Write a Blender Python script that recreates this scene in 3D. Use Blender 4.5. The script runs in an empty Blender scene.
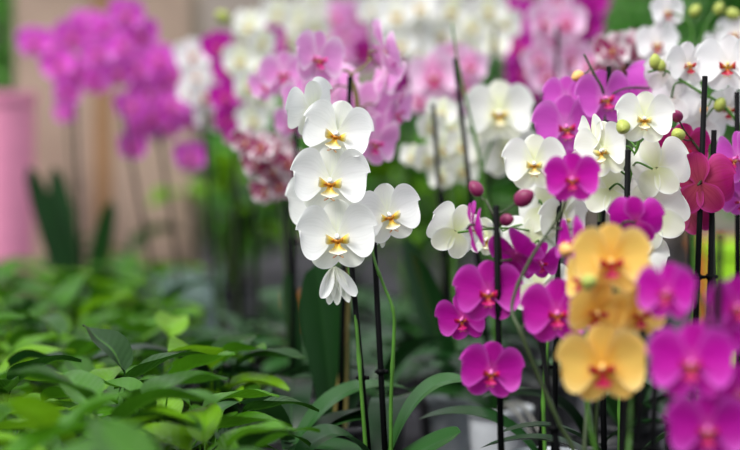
import bpy, bmesh, math, random
from mathutils import Vector, Matrix
from mathutils.bvhtree import BVHTree
from mathutils import noise as mnoise

S = bpy.context.scene
C = S.collection
PI = math.pi
rnd = random.Random(11)

# ------------------------------------------------------------------ camera
LENS, SENSOR, W, H = 85.0, 36.0, 740, 450
F = W * LENS / SENSOR
CAM = Vector((0, 0, 0.56))
A = math.radians(2.6)
FWD = Vector((0, math.cos(A), -math.sin(A)))
UP = Vector((0, math.sin(A), math.cos(A)))

def at(px, py, D):
    """point at distance D along y seen near (px, py)"""
    d = Vector((1, 0, 0)) * ((px - W / 2) / F) + UP * ((H / 2 - py) / F) + FWD
    return CAM + d * (D / d.y)

cam = bpy.data.cameras.new('camera')
cam.lens, cam.sensor_width = LENS, SENSOR
cam.dof.use_dof = True
cam.dof.focus_distance = 2.36
cam.dof.aperture_fstop = 1.7
cam.dof.aperture_blades = 0
cam.clip_start = 0.05
co = bpy.data.objects.new('camera', cam)
co.location = CAM
co.rotation_euler = (PI / 2 - A, 0, 0)
C.objects.link(co)
S.camera = co

# ------------------------------------------------------------------ helpers
def lin(r, g, b):
    f = lambda c: (c / 255 / 12.92) if c / 255 <= 0.04045 else ((c / 255 + 0.055) / 1.055) ** 2.4
    return (f(r), f(g), f(b), 1)

def mesh_of(name, bm, m, smooth=True):
    me = bpy.data.meshes.new(name)
    bm.to_mesh(me); bm.free()
    if m: me.materials.append(m)
    if smooth:
        for p in me.polygons: p.use_smooth = True
    return me

def link(name, data, parent=None, loc=None, mat=None):
    o = bpy.data.objects.new(name, data)
    C.objects.link(o)
    if parent: o.parent = parent
    if mat is not None: o.matrix_local = mat
    elif loc is not None: o.location = loc
    return o

def tag(o, label, cat, group=None, kind=None):
    o['label'] = label; o['category'] = cat
    if group: o['group'] = group
    if kind: o['kind'] = kind
    return o

def thing(name, loc, label, cat, group=None):
    o = bpy.data.objects.new(name, None)
    o.empty_display_size = 0.05
    C.objects.link(o); o.location = loc
    return tag(o, label, cat, group)

def grid(bm, rows, uvs=None):
    """rows: list of lists of points -> quads, with uv"""
    uv = bm.loops.layers.uv.verify()
    vs = [[bm.verts.new(p) for p in r] for r in rows]
    n, m = len(rows), len(rows[0])
    for i in range(n - 1):
        for j in range(m - 1):
            f = bm.faces.new((vs[i][j], vs[i + 1][j], vs[i + 1][j + 1], vs[i][j + 1]))
            for l, (a, b) in zip(f.loops, ((i, j), (i + 1, j), (i + 1, j + 1), (i, j + 1))):
                l[uv].uv = (a / (n - 1), b / (m - 1))
    return vs

def catmull(pts, n=8):
    P = [pts[0] * 2 - pts[1]] + list(pts) + [pts[-1] * 2 - pts[-2]]
    out = []
    for i in range(1, len(P) - 2):
        for k in range(n):
            t = k / n
            a, b, c, d = P[i - 1], P[i], P[i + 1], P[i + 2]
            out.append(0.5 * (2 * b + (c - a) * t + (2 * a - 5 * b + 4 * c - d) * t * t + (3 * b - a - 3 * c + d) * t ** 3))
    out.append(pts[-1])
    return out

def tube(bm, pts, r0, r1=None, seg=8, cap=True, bumps=()):
    if r1 is None: r1 = r0
    n = len(pts)
    prev = None
    rows = []
    for i, p in enumerate(pts):
        t = (pts[min(i + 1, n - 1)] - pts[max(i - 1, 0)])
        t = t.normalized() if t.length > 1e-9 else Vector((0, 0, 1))
        if prev is None:
            x = t.orthogonal().normalized()
        else:
            x = (prev - t * prev.dot(t))
            x = x.normalized() if x.length > 1e-6 else t.orthogonal().normalized()
        prev = x
        y = t.cross(x)
        r = r0 + (r1 - r0) * i / max(1, n - 1)
        if i in bumps: r *= 1.35
        rows.append([p + (x * math.cos(2 * PI * k / seg) + y * math.sin(2 * PI * k / seg)) * r for k in range(seg)])
    uv = bm.loops.layers.uv.verify()
    vs = [[bm.verts.new(p) for p in row] for row in rows]
    for i in range(n - 1):
        for k in range(seg):
            bm.faces.new((vs[i][k], vs[i][(k + 1) % seg], vs[i + 1][(k + 1) % seg], vs[i + 1][k]))
    if cap:
        bm.faces.new(vs[0][::-1]); bm.faces.new(vs[-1])

def lathe(bm, prof, seg=28, org=Vector((0, 0, 0))):
    if len(prof) > 2 and org.length == 0:      # extra rings beside the creases keep long walls evenly shaded
        q = [prof[0]]
        for a, b in zip(prof, prof[1:]):
            L = math.hypot(b[0] - a[0], b[1] - a[1])
            if 0.02 < L < 0.9 and prof[0][1] >= 0:
                for t in (0.0015 / L, 1 - 0.0015 / L): q.append((a[0] + (b[0] - a[0]) * t, a[1] + (b[1] - a[1]) * t))
            q.append(b)
        prof = q
    vs = [[bm.verts.new(org + Vector((r * math.cos(2 * PI * k / seg), r * math.sin(2 * PI * k / seg), z))) for k in range(seg)] for r, z in prof]
    for i in range(len(prof) - 1):
        for k in range(seg):
            bm.faces.new((vs[i][k], vs[i][(k + 1) % seg], vs[i + 1][(k + 1) % seg], vs[i + 1][k]))
    return vs

def box(bm, lo, hi, bev=0.0):
    r = bmesh.ops.create_cube(bm, size=1)
    lo, hi = Vector(lo), Vector(hi)
    for v in r['verts']:
        v.co = Vector((lo[i] + (v.co[i] + 0.5) * (hi[i] - lo[i]) for i in range(3)))
    if bev:
        es = list({e for v in r['verts'] for e in v.link_edges})
        bmesh.ops.bevel(bm, geom=es, offset=bev, segments=2, affect='EDGES')

# ------------------------------------------------------------------ materials
def newmat(name):
    m = bpy.data.materials.new(name)
    m.use_nodes = True
    nt = m.node_tree
    nt.nodes.clear()
    return m, nt, nt.nodes, nt.links

def N(nt, t, **kw):
    n = nt.nodes.new(t)
    for k, v in kw.items():
        if k in n.inputs.keys(): n.inputs[k].default_value = v
        else: setattr(n, k, v)
    return n

def ramp(nt, stops, interp='LINEAR'):
    r = nt.nodes.new('ShaderNodeValToRGB')
    cr = r.color_ramp; cr.interpolation = interp
    while len(cr.elements) > 1: cr.elements.remove(cr.elements[-1])
    cr.elements[0].position, cr.elements[0].color = stops[0]
    for p, c in stops[1:]:
        e = cr.elements.new(p); e.color = c
    return r

def mathn(nt, op, a, b=None):
    n = nt.nodes.new('ShaderNodeMath'); n.operation = op
    for i, x in enumerate((a, b)):
        if x is None: continue
        if isinstance(x, (int, float)): n.inputs[i].default_value = x
        else: nt.links.new(x, n.inputs[i])
    return n.outputs[0]

def mixc(nt, fac, a, b):
    n = nt.nodes.new('ShaderNodeMix'); n.data_type = 'RGBA'
    for s, x in (('Factor', fac), ('A', a), ('B', b)):
        i = [k for k in n.inputs if k.name == s and (k.type == ('VALUE' if s == 'Factor' else 'RGBA'))][0]
        if isinstance(x, (int, float, tuple)): i.default_value = x
        else: nt.links.new(x, i)
    return [k for k in n.outputs if k.type == 'RGBA'][0]

def thin_shader(nt, col, rough, spec, trans, tcol=None):
    b = N(nt, 'ShaderNodeBsdfPrincipled', Roughness=rough)
    b.inputs['Specular IOR Level'].default_value = spec
    nt.links.new(col, b.inputs['Base Color'])
    t = N(nt, 'ShaderNodeBsdfTranslucent')
    nt.links.new(tcol or col, t.inputs['Color'])
    mx = N(nt, 'ShaderNodeMixShader'); mx.inputs[0].default_value = trans
    nt.links.new(b.outputs[0], mx.inputs[1]); nt.links.new(t.outputs[0], mx.inputs[2])
    o = N(nt, 'ShaderNodeOutputMaterial')
    nt.links.new(mx.outputs[0], o.inputs[0])
    return b

def petal_mat(name, centre, mid, edge, vein=None, vamt=0.3, spots=None, ewid=6.0, trans=0.35, cstop=0.22, vary=0.08, sep=(0.93, 0.9, 0.9)):
    sm = tuple(a * b for a, b in zip(mid, sep)) + (1,)
    sc = tuple(a * b for a, b in zip(centre, sep)) + (1,)
    return (petal_one(name, centre, mid, edge, vein, vamt, spots, ewid, trans, cstop, vary),
            petal_one(name.replace('petal', 'sepal'), sc, sm, edge, vein, vamt * 1.2, spots, ewid, trans, cstop * 1.6, vary))

def petal_one(name, centre, mid, edge, vein, vamt, spots, ewid, trans, cstop, vary):
    m, nt, nd, lk = newmat(name)
    uv = N(nt, 'ShaderNodeUVMap'); sp = N(nt, 'ShaderNodeSeparateXYZ'); lk.new(uv.outputs[0], sp.inputs[0])
    u, v = sp.outputs[0], sp.outputs[1]
    r = ramp(nt, [(0, centre), (cstop, mid), (1, mid)]); lk.new(u, r.inputs[0])
    col = r.outputs[0]
    av = mathn(nt, 'ABSOLUTE', mathn(nt, 'SUBTRACT', mathn(nt, 'MULTIPLY', v, 2.0), 1.0))
    e = mathn(nt, 'MAXIMUM', mathn(nt, 'POWER', av, ewid), mathn(nt, 'POWER', u, ewid * 1.6))
    col = mixc(nt, e, col, edge)
    if vein:
        cb = N(nt, 'ShaderNodeCombineXYZ')
        lk.new(mathn(nt, 'MULTIPLY', v, 22.0), cb.inputs[0]); lk.new(mathn(nt, 'MULTIPLY', u, 1.6), cb.inputs[1])
        nz = N(nt, 'ShaderNodeTexNoise', Scale=1.0, Detail=2.0); lk.new(cb.outputs[0], nz.inputs['Vector'])
        vr = ramp(nt, [(0.45, (0, 0, 0, 1)), (0.7, (1, 1, 1, 1))]); lk.new(nz.outputs['Fac'], vr.inputs[0])
        col = mixc(nt, mathn(nt, 'MULTIPLY', vr.outputs[0], vamt), col, vein)
    if spots:
        tc = N(nt, 'ShaderNodeTexCoord')
        vo = N(nt, 'ShaderNodeTexVoronoi', Scale=spots[1]); lk.new(tc.outputs['Object'], vo.inputs['Vector'])
        sr = ramp(nt, [(spots[2], (1, 1, 1, 1)), (spots[2] + 0.1, (0, 0, 0, 1))]); lk.new(vo.outputs['Distance'], sr.inputs[0])
        col = mixc(nt, mathn(nt, 'MULTIPLY', sr.outputs[0], mathn(nt, 'SUBTRACT', 1.0, mathn(nt, 'MULTIPLY', e, 0.8))), col, spots[0])
    oi = N(nt, 'ShaderNodeObjectInfo')
    hs = N(nt, 'ShaderNodeHueSaturation')
    lk.new(mathn(nt, 'ADD', mathn(nt, 'MULTIPLY', oi.outputs['Random'], vary * 2), 1 - vary), hs.inputs['Value'])
    lk.new(col, hs.inputs['Color'])
    thin_shader(nt, hs.outputs[0], 0.5, 0.25, trans)
    return m

def lip_mat(name, base, mid, tip, spot=None):
    m, nt, nd, lk = newmat(name)
    uv = N(nt, 'ShaderNodeUVMap'); sp = N(nt, 'ShaderNodeSeparateXYZ'); lk.new(uv.outputs[0], sp.inputs[0])
    r = ramp(nt, [(0.05, base), (0.35, mid), (0.8, tip)]); lk.new(sp.outputs[0], r.inputs[0])
    col = r.outputs[0]
    if spot:
        tc = N(nt, 'ShaderNodeTexCoord')
        nz = N(nt, 'ShaderNodeTexNoise', Scale=26.0, Detail=2.0); lk.new(tc.outputs['Object'], nz.inputs['Vector'])
        sr = ramp(nt, [(0.54, (0, 0, 0, 1)), (0.62, (1, 1, 1, 1))]); lk.new(nz.outputs['Fac'], sr.inputs[0])
        f = ramp(nt, [(0.0, (1, 1, 1, 1)), (0.6, (0, 0, 0, 1))]); lk.new(sp.outputs[0], f.inputs[0])
        col = mixc(nt, mathn(nt, 'MULTIPLY', sr.outputs[0], f.outputs[0]), col, spot)
    thin_shader(nt, col, 0.4, 0.35, 0.2)
    return m

def leaf_mat(name, dark, light, back, rough=0.32, spec=0.5, trans=0.25, rib=None, ribamt=0.5, nscale=14.0, veins=0.12, mids=0.75):
    m, nt, nd, lk = newmat(name)
    oi = N(nt, 'ShaderNodeObjectInfo')
    r = ramp(nt, [(0.0, dark), (mids, light), (1.0, back)]); lk.new(oi.outputs['Random'], r.inputs[0])
    uv = N(nt, 'ShaderNodeUVMap'); sp = N(nt, 'ShaderNodeSeparateXYZ'); lk.new(uv.outputs[0], sp.inputs[0])
    av = mathn(nt, 'ABSOLUTE', mathn(nt, 'SUBTRACT', mathn(nt, 'MULTIPLY', sp.outputs[1], 2.0), 1.0))
    rr = ramp(nt, [(0.0, (1, 1, 1, 1)), (0.09, (0, 0, 0, 1))]); lk.new(av, rr.inputs[0])
    col = mixc(nt, mathn(nt, 'MULTIPLY', rr.outputs[0], ribamt), r.outputs[0], rib or light)
    tc = N(nt, 'ShaderNodeTexCoord')
    nz = N(nt, 'ShaderNodeTexNoise', Scale=nscale, Detail=3.0); lk.new(tc.outputs['Object'], nz.inputs['Vector'])
    hs = N(nt, 'ShaderNodeHueSaturation'); lk.new(col, hs.inputs['Color'])
    lk.new(mathn(nt, 'ADD', mathn(nt, 'MULTIPLY', nz.outputs['Fac'], 0.7), 0.65), hs.inputs['Value'])
    b = thin_shader(nt, hs.outputs[0], rough, spec, trans)
    # side veins as a gentle bump
    wv = mathn(nt, 'SINE', mathn(nt, 'ADD', mathn(nt, 'MULTIPLY', sp.outputs[0], 60.0), mathn(nt, 'MULTIPLY', av, -14.0)))
    bp = N(nt, 'ShaderNodeBump', Strength=veins, Distance=0.002); lk.new(wv, bp.inputs['Height']); lk.new(bp.outputs[0], b.inputs['Normal'])
    return m

def plain(name, col, rough=0.5, spec=0.5, noise=0.0, nscale=20, metallic=0.0, bump=0.0):
    m, nt, nd, lk = newmat(name)
    b = N(nt, 'ShaderNodeBsdfPrincipled', Roughness=rough, Metallic=metallic)
    b.inputs['Specular IOR Level'].default_value = spec
    tc = N(nt, 'ShaderNodeTexCoord')
    nz = N(nt, 'ShaderNodeTexNoise', Scale=float(nscale), Detail=4.0); lk.new(tc.outputs['Object'], nz.inputs['Vector'])
    d = tuple(c * (1 - noise) for c in col[:3]) + (1,)
    l = tuple(min(1, c * (1 + noise)) for c in col[:3]) + (1,)
    r = ramp(nt, [(0.3, d), (0.7, l)]); lk.new(nz.outputs['Fac'], r.inputs[0]); lk.new(r.outputs[0], b.inputs['Base Color'])
    if bump:
        bp = N(nt, 'ShaderNodeBump', Strength=bump, Distance=0.01); lk.new(nz.outputs['Fac'], bp.inputs['Height']); lk.new(bp.outputs[0], b.inputs['Normal'])
    o = N(nt, 'ShaderNodeOutputMaterial'); lk.new(b.outputs[0], o.inputs[0])
    return m

def clear_plastic(name, col, rough=0.2, mixv=0.6):
    m, nt, nd, lk = newmat(name)
    b = N(nt, 'ShaderNodeBsdfPrincipled', Roughness=rough); b.inputs['Base Color'].default_value = col
    t = N(nt, 'ShaderNodeBsdfTransparent'); t.inputs[0].default_value = (0.93, 0.95, 0.95, 1)
    mx = N(nt, 'ShaderNodeMixShader'); mx.inputs[0].default_value = mixv
    tc = N(nt, 'ShaderNodeTexCoord')
    nz = N(nt, 'ShaderNodeTexNoise', Scale=30.0); lk.new(tc.outputs['Object'], nz.inputs['Vector'])
    lk.new(mathn(nt, 'ADD', mathn(nt, 'MULTIPLY', nz.outputs['Fac'], 0.3), mixv - 0.15), mx.inputs[0])
    lk.new(b.outputs[0], mx.inputs[1]); lk.new(t.outputs[0], mx.inputs[2])
    o = N(nt, 'ShaderNodeOutputMaterial'); lk.new(mx.outputs[0], o.inputs[0])
    return m

WHITE = (0.875, 0.875, 0.865, 1)
M = {}
M['stake'] = plain('black_plastic', (0.003, 0.003, 0.0035, 1), 0.6, 0.08)
M['spike'] = plain('green_stem', lin(72, 118, 38), 0.45, 0.4, 0.25, 30)
M['spike_dark'] = plain('dark_stem', lin(52, 66, 34), 0.45, 0.4, 0.3, 30)
M['spike_olive'] = plain('olive_stem', lin(124, 112, 62), 0.45, 0.4, 0.25, 30)
M['pot_clear'] = clear_plastic('clear_pot_plastic', (0.74, 0.78, 0.82, 1), 0.2, 0.35)
M['pot_white'] = plain('white_pot', (0.55, 0.57, 0.6, 1), 0.35, 0.5, 0.08)
M['pot_black'] = plain('black_pot', (0.02, 0.02, 0.022, 1), 0.45, 0.5, 0.1)
M['bark'] = plain('bark_chips', (0.05, 0.032, 0.02, 1), 0.85, 0.2, 0.6, 60, 0, 0.6)
M['root'] = plain('aerial_root', (0.38, 0.37, 0.33, 1), 0.7, 0.3, 0.3, 40)
M['sleeve'] = clear_plastic('cellophane', (0.45, 0.62, 0.6, 1), 0.15, 0.78)
M['oleaf'] = leaf_mat('orchid_leaf', (0.005, 0.026, 0.006, 1), (0.014, 0.062, 0.012, 1), (0.03, 0.10, 0.022, 1), 0.33, 0.22, 0.15, (0.02, 0.07, 0.015, 1), 0.6, 8, veins=0.0)
M['fleaf'] = leaf_mat('foliage_leaf', (0.005, 0.030, 0.005, 1), (0.06, 0.20, 0.006, 1), (0.15, 0.33, 0.008, 1), 0.33, 0.24, 0.33, (0.09, 0.28, 0.015, 1), 0.45, 30, mids=0.62)
M['shrub'] = leaf_mat('shrub_leaf', (0.06, 0.24, 0.035, 1), (0.13, 0.38, 0.06, 1), (0.2, 0.46, 0.09, 1), 0.45, 0.3, 0.35, None, 0.2, 4)
M['fstem'] = plain('leaf_stalk', lin(90, 130, 50), 0.5, 0.3, 0.2, 30)
M['twig'] = plain('twig', (0.06, 0.045, 0.03, 1), 0.8, 0.2, 0.4, 30)
M['budg'] = plain('green_bud', lin(168, 178, 84), 0.45, 0.4, 0.2, 14)
M['budp'] = plain('plum_bud', lin(124, 32, 78), 0.45, 0.4, 0.25, 14)
M['budo'] = plain('apricot_bud', lin(232, 176, 104), 0.45, 0.4, 0.15, 14)

# variety: petal material, lip material, column material, spike material
def var(name, pm, lm, colm, spike='spike', lips=1.0):
    VAR[name] = dict(p=pm[0], q=pm[1], l=lm, c=colm, s=M[spike], k=lips)
VAR = {}
colw = plain('column_white', (0.85, 0.83, 0.78, 1), 0.4, 0.4)
colp = plain('column_pink', lin(226, 120, 190), 0.4, 0.4)
coly = plain('column_yellow', lin(238, 200, 120), 0.4, 0.4)
var('white', petal_mat('white_petal', (0.86, 0.88, 0.72, 1), WHITE, (0.94, 0.94, 0.93, 1), (0.74, 0.74, 0.72, 1), 0.45, None, 6, 0.3, 0.25, 0.02, (0.95, 0.96, 0.88)),
    lip_mat('yellow_lip', lin(222, 150, 50), lin(244, 216, 84), (0.9, 0.88, 0.78, 1), lin(176, 70, 40)), colw, lips=1.18)
var('cream', petal_mat('cream_petal', (0.82, 0.86, 0.52, 1), (0.915, 0.915, 0.87, 1), (0.93, 0.93, 0.9, 1), (0.83, 0.83, 0.72, 1), 0.25, None, 6, 0.3, 0.28, 0.03, (0.94, 0.95, 0.82)),
    lip_mat('cream_lip', lin(214, 150, 40), lin(240, 218, 120), (0.9, 0.88, 0.7, 1), lin(190, 120, 50)), colw)
var('redlip', petal_mat('white_redlip_petal', (0.85, 0.82, 0.78, 1), (0.91, 0.90, 0.90, 1), (0.93, 0.93, 0.92, 1), (0.84, 0.8, 0.83, 1), 0.25, None, 6, 0.3, 0.2, 0.03),
    lip_mat('red_lip', lin(240, 205, 70), lin(190, 60, 50), lin(186, 16, 74), lin(150, 30, 40)), coly)
var('magenta', petal_mat('magenta_petal', lin(216, 80, 170), lin(188, 16, 160), lin(218, 90, 206), lin(160, 6, 130), 0.5, None, 4, 0.35, 0.15, 0.14),
    lip_mat('magenta_lip', lin(236, 160, 60), lin(190, 24, 70), lin(206, 20, 128), lin(150, 10, 50)), colp, 'spike_dark')
var('violet', petal_mat('violet_petal', lin(238, 160, 226), lin(230, 88, 216), lin(244, 166, 234), lin(206, 50, 192), 0.4, None, 4, 0.4, 0.2, 0.3),
    lip_mat('violet_lip', lin(240, 170, 120), lin(200, 40, 110), lin(214, 40, 160)), colp, 'spike_dark')
var('lilac', petal_mat('lilac_petal', lin(226, 150, 214), lin(208, 84, 196), lin(226, 140, 222), lin(190, 60, 180), 0.45, None, 5, 0.35, 0.2, 0.06),
    lip_mat('lilac_lip', lin(220, 180, 90), lin(196, 30, 80), lin(206, 44, 150), lin(150, 40, 60)), colp, 'spike_dark')
var('pink', petal_mat('pink_petal', lin(246, 206, 236), lin(236, 158, 222), lin(252, 228, 247), lin(216, 116, 200), 0.45, None, 3, 0.4, 0.25, 0.06),
    lip_mat('pink_lip', lin(230, 160, 110), lin(208, 30, 120), lin(226, 70, 170)), colp, 'spike_olive')
var('blush', petal_mat('blush_petal', lin(230, 120, 190), lin(240, 200, 230), lin(248, 226, 242), lin(226, 160, 210), 0.35, None, 5, 0.35, 0.4, 0.05),
    lip_mat('blush_lip', lin(230, 120, 100), lin(206, 24, 104), lin(214, 50, 140)), colw, 'spike_dark')
var('wine', petal_mat('wine_petal', lin(184, 76, 96), lin(166, 22, 106), lin(206, 60, 156), lin(146, 30, 74), 0.6, None, 5, 0.35, 0.5, 0.06),
    lip_mat('wine_lip', lin(230, 150, 70), lin(170, 20, 60), lin(180, 14, 80)), colp, 'spike_dark')
var('yellow', petal_mat('yellow_petal', lin(246, 186, 60), lin(250, 208, 104), lin(252, 224, 150), lin(246, 186, 100), 0.4, None, 6, 0.35, 0.3, 0.06),
    lip_mat('crimson_lip', lin(200, 30, 50), lin(176, 10, 52), lin(186, 20, 84)), coly, 'spike', 1.12)
var('speckled', petal_mat('speckled_petal', lin(190, 50, 110), (0.86, 0.80, 0.82, 1), (0.92, 0.9, 0.9, 1), lin(180, 30, 110), 0.35, (lin(150, 6, 88), 4.2, 0.52), 4, 0.3, 0.35, 0.04),
    lip_mat('speckled_lip', lin(230, 170, 90), lin(186, 60, 80), lin(160, 20, 90)), coly, 'spike_dark')

# ------------------------------------------------------------------ flower meshes
def prof(u, c, claw, p=2.2):
    if u < c: return claw + (1 - claw) * math.sin(PI / 2 * u / c) ** 1.25
    return math.sqrt(max(0.0, 1 - ((u - c) / (1 - c)) ** p))

def tepal(bm, ang, L, Wd, c, claw, z0, cup, reflex, wave, ph, nu=14, nv=12, skew=0.0):
    d = Vector((math.cos(ang), math.sin(ang), 0)); q = Vector((-math.sin(ang), math.cos(ang), 0))
    rows = []
    for i in range(nu + 1):
        u = math.sin(PI / 2 * i / nu)
        w = Wd * prof(u, c, claw)
        row = []
        for j in range(nv + 1):
            v = j / nv * 2 - 1
            s = w * v
            e = abs(v) ** 2 * u
            z = z0 + cup * (s / Wd) ** 2 + reflex * u * u + wave * e * math.sin(4.0 * v + 5 * u + ph) - 0.02 * (1 - abs(v)) * u * (1 - u) * 4
            row.append(d * (0.015 + L * u + skew * v * u * L * 0.2) + q * s + Vector((0, 0, z)))
        rows.append(row)
    grid(bm, rows)

def flower_bm(k, style):
    r = random.Random(100 + k)
    j = lambda a: r.uniform(-a, a)
    bm = bmesh.new()
    rd = math.radians
    cup = 0.085 if style == 'open' else 0.12
    rf = (0.03, 0.08, 0.05)[k % 3] if style == 'open' else 0.16
    if style == 'hang':
        for a in (-88, -68, -108):
            tepal(bm, rd(a + j(6)), 0.52, 0.085, 0.42, 0.3, -0.01, 0.09, 0.3, 0.02, j(3), 12, 6)
        for a in (-58, -118):
            tepal(bm, rd(a + j(8)), 0.46, 0.10, 0.5, 0.2, 0.01, 0.14, 0.34, 0.03, j(3), 12, 8)
        return bm
    tepal(bm, rd(90 + j(4)), 0.47, 0.20, 0.48, 0.32, -0.03, -0.05, rf * 0.5 + j(0.03), 0.012, j(3), 14, 8)
    for s, a in ((1, -54), (-1, -126)):
        tepal(bm, rd(a + j(5)), 0.47, 0.205, 0.46, 0.34, -0.034, -0.05, rf * 0.3 + j(0.02), 0.012, j(3), 14, 8)
    for s, a in ((1, 13), (-1, 167)):
        tepal(bm, rd(a + j(3)), 0.505, 0.365, 0.56, 0.12, 0.012, cup, rf + j(0.03), 0.03, j(3), 16, 14, skew=0.35 * s)
    return bm

def lip_bm(k):
    bm = bmesh.new()
    # side lobes curving up around the column
    for s in (-1, 1):
        rows = []
        for i in range(9):
            u = i / 8
            row = []
            for jn in range(7):
                v = jn / 6 * 2 - 1
                w = 0.062 * prof(u, 0.55, 0.3)
                x = s * (0.015 + 0.12 * math.sin(u * 1.9))
                y = -0.06 + 0.05 * u + w * v * 0.9
                z = 0.035 + 0.12 * u ** 1.2 + w * v * 0.45 - 0.03 * v * v
                row.append(Vector((x, y, z)))
            rows.append(row)
        grid(bm, rows)
    # middle lobe, pointing out and down, arrow-shaped
    rows = []
    for i in range(13):
        u = i / 12
        w = 0.03 + 0.075 * math.exp(-((u - 0.62) / 0.22) ** 2) if u < 0.97 else 0.012
        w *= 1 - 0.55 * max(0, u - 0.75) / 0.25
        row = []
        for jn in range(9):
            v = jn / 8 * 2 - 1
            y = -0.055 - 0.16 * math.sin(u * 1.25)
            z = 0.03 + 0.16 * u - 0.09 * u * u + 0.05 * v * v * (1 - 0.4 * u)
            row.append(Vector((w * v, y, z)))
        rows.append(row)
    grid(bm, rows)
    # two curling tendrils at the tip
    for s in (-1, 1):
        pts = [Vector((s * (0.008 + 0.05 * math.sin(t * 2.4)), -0.205 - 0.035 * math.sin(t * 3.0), 0.10 + 0.06 * t)) for t in [q / 7 for q in range(8)]]
        tube(bm, pts, 0.006, 0.002, 5)
    # callus
    r = bmesh.ops.create_uvsphere(bm, u_segments=10, v_segments=6, radius=0.03)
    for v in r['verts']: v.co = Vector((v.co.x * 1.1, v.co.y * 0.7 - 0.052, v.co.z * 0.9 + 0.065))
    return bm

def column_bm():
    bm = bmesh.new()
    pts = [(0.02, 0.0), (0.028, 0.02), (0.026, 0.06), (0.032, 0.09), (0.026, 0.112), (0.010, 0.122), (0.001, 0.123)]
    lathe(bm, pts, 12)
    for v in bm.verts:
        v.co.y -= v.co.z * 0.22 - 0.01
    return bm

FM = {}
def flower_meshes(v, k, style):
    key = (v, k, style)
    if key not in FM:
        V = VAR[v]
        me = mesh_of('flower', flower_bm(k, style), V['p'])
        me.materials.append(V['q'])
        nsep = 3 * (14 * 8 if style == 'open' else 12 * 6)
        for i, p in enumerate(me.polygons):
            if i < nsep: p.material_index = 1
        lm = FM.get((v, 'lip'))
        if not lm:
            lb = lip_bm(0)
            for q in lb.verts: q.co *= V['k']
            lm = FM.setdefault((v, 'lip'), mesh_of('lip', lb, V['l']))
        cm = FM.get((v, 'col')) or FM.setdefault((v, 'col'), mesh_of('column', column_bm(), V['c']))
        FM[key] = (me, lm, cm)
    return FM[key]

def bud_mesh(m):
    if ('bud', m.name) not in FM:
        bm = bmesh.new()
        lathe(bm, [(0.001, -0.5), (0.2, -0.46), (0.36, -0.3), (0.42, -0.05), (0.38, 0.2), (0.25, 0.42), (0.09, 0.55), (0.001, 0.57)], 14)
        for v in bm.verts:
            a = math.atan2(v.co.y, v.co.x)
            k = 1 + 0.05 * math.cos(3 * a)
            v.co.x *= k; v.co.y *= k
        FM[('bud', m.name)] = mesh_of('bud', bm, m)
    return FM[('bud', m.name)]

def orient(n, up, roll):
    n = n.normalized()
    if abs(n.dot(up)) > 0.99: up = Vector((0, 1, 0))
    x = up.cross(n).normalized(); y = n.cross(x)
    c, s = math.cos(roll), math.sin(roll)
    x2, y2 = x * c + y * s, y * c - x * s
    return Matrix((x2, y2, n)).transposed().to_4x4()

# ------------------------------------------------------------------ collisions between things
PLACED = []            # (owner, lo, hi, bvh)
def bvh_of(me, mw):
    vs = [mw @ v.co for v in me.vertices]
    lo = Vector((min(v[i] for v in vs) for i in range(3))); hi = Vector((max(v[i] for v in vs) for i in range(3)))
    return lo, hi, BVHTree.FromPolygons(vs, [tuple(p.vertices) for p in me.polygons])

def hits(owner, b):
    lo, hi, t = b
    n = 0
    for o, l2, h2, t2 in PLACED:
        if o == owner: continue
        if all(lo[i] < h2[i] and l2[i] < hi[i] for i in range(3)) and t.overlap(t2): n += 1
    return n

def keep(owner, b): PLACED.append((owner,) + b)

# ------------------------------------------------------------------ things among the plants
M['cardboard'] = plain('cardboard', lin(168, 146, 130), 0.85, 0.15, 0.12, 8)
M['tape'] = plain('brown_tape', lin(150, 116, 84), 0.35, 0.4, 0.05)
M['pinkp'] = plain('pink_plastic', lin(240, 150, 186), 0.45, 0.4, 0.06)
M['orange'] = plain('orange_plastic', lin(176, 104, 40), 0.45, 0.4, 0.08)
M['lime'] = plain('lime_plastic', lin(150, 205, 40), 0.45, 0.4, 0.1)
M['soil'] = plain('soil', (0.03, 0.02, 0.014, 1), 0.9, 0.1, 0.4, 50)
# cardboard box behind the violet orchids
bx0, bx1, by = (16 - 370) / F * 5.4, (190 - 370) / F * 5.4, 5.4
root = thing('cardboard_box', ((bx0 + bx1) / 2, by + 0.2, 0), 'tall tan cardboard box standing behind the violet-pink orchids', 'box')
hw = (bx1 - bx0) / 2
t = 0.006
bm = bmesh.new()
box(bm, (-hw, -.2, 0), (hw, -.2 + t, 1.05)); box(bm, (-hw, .2 - t, 0), (hw, .2, 1.05))
box(bm, (-hw, -.2 + t, 0), (-hw + t, .2 - t, 1.05)); box(bm, (hw - t, -.2 + t, 0), (hw, .2 - t, 1.05)); box(bm, (-hw + t, -.2 + t, 0), (hw - t, .2 - t, t))
cb = link('carton', mesh_of('carton', bm, M['cardboard'], False), root); keep(root.name, bvh_of(cb.data, Matrix.Translation(root.location)))
for (a, sgn) in ((0, -1), (0, 1)):
    bm = bmesh.new(); box(bm, (-hw, 0, 0), (hw, t, 0.19))
    link('flap', mesh_of('flap', bm, M['cardboard'], False), root, mat=Matrix.Translation((0, sgn * 0.2, 1.051)) @ Matrix.Rotation(-sgn * 0.5, 4, 'X'))
bm = bmesh.new(); box(bm, (-0.03, -.2035, 0.0), (0.03, -.2005, 1.04))
link('tape_strip', mesh_of('tape_strip', bm, M['tape'], False), root)

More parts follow.
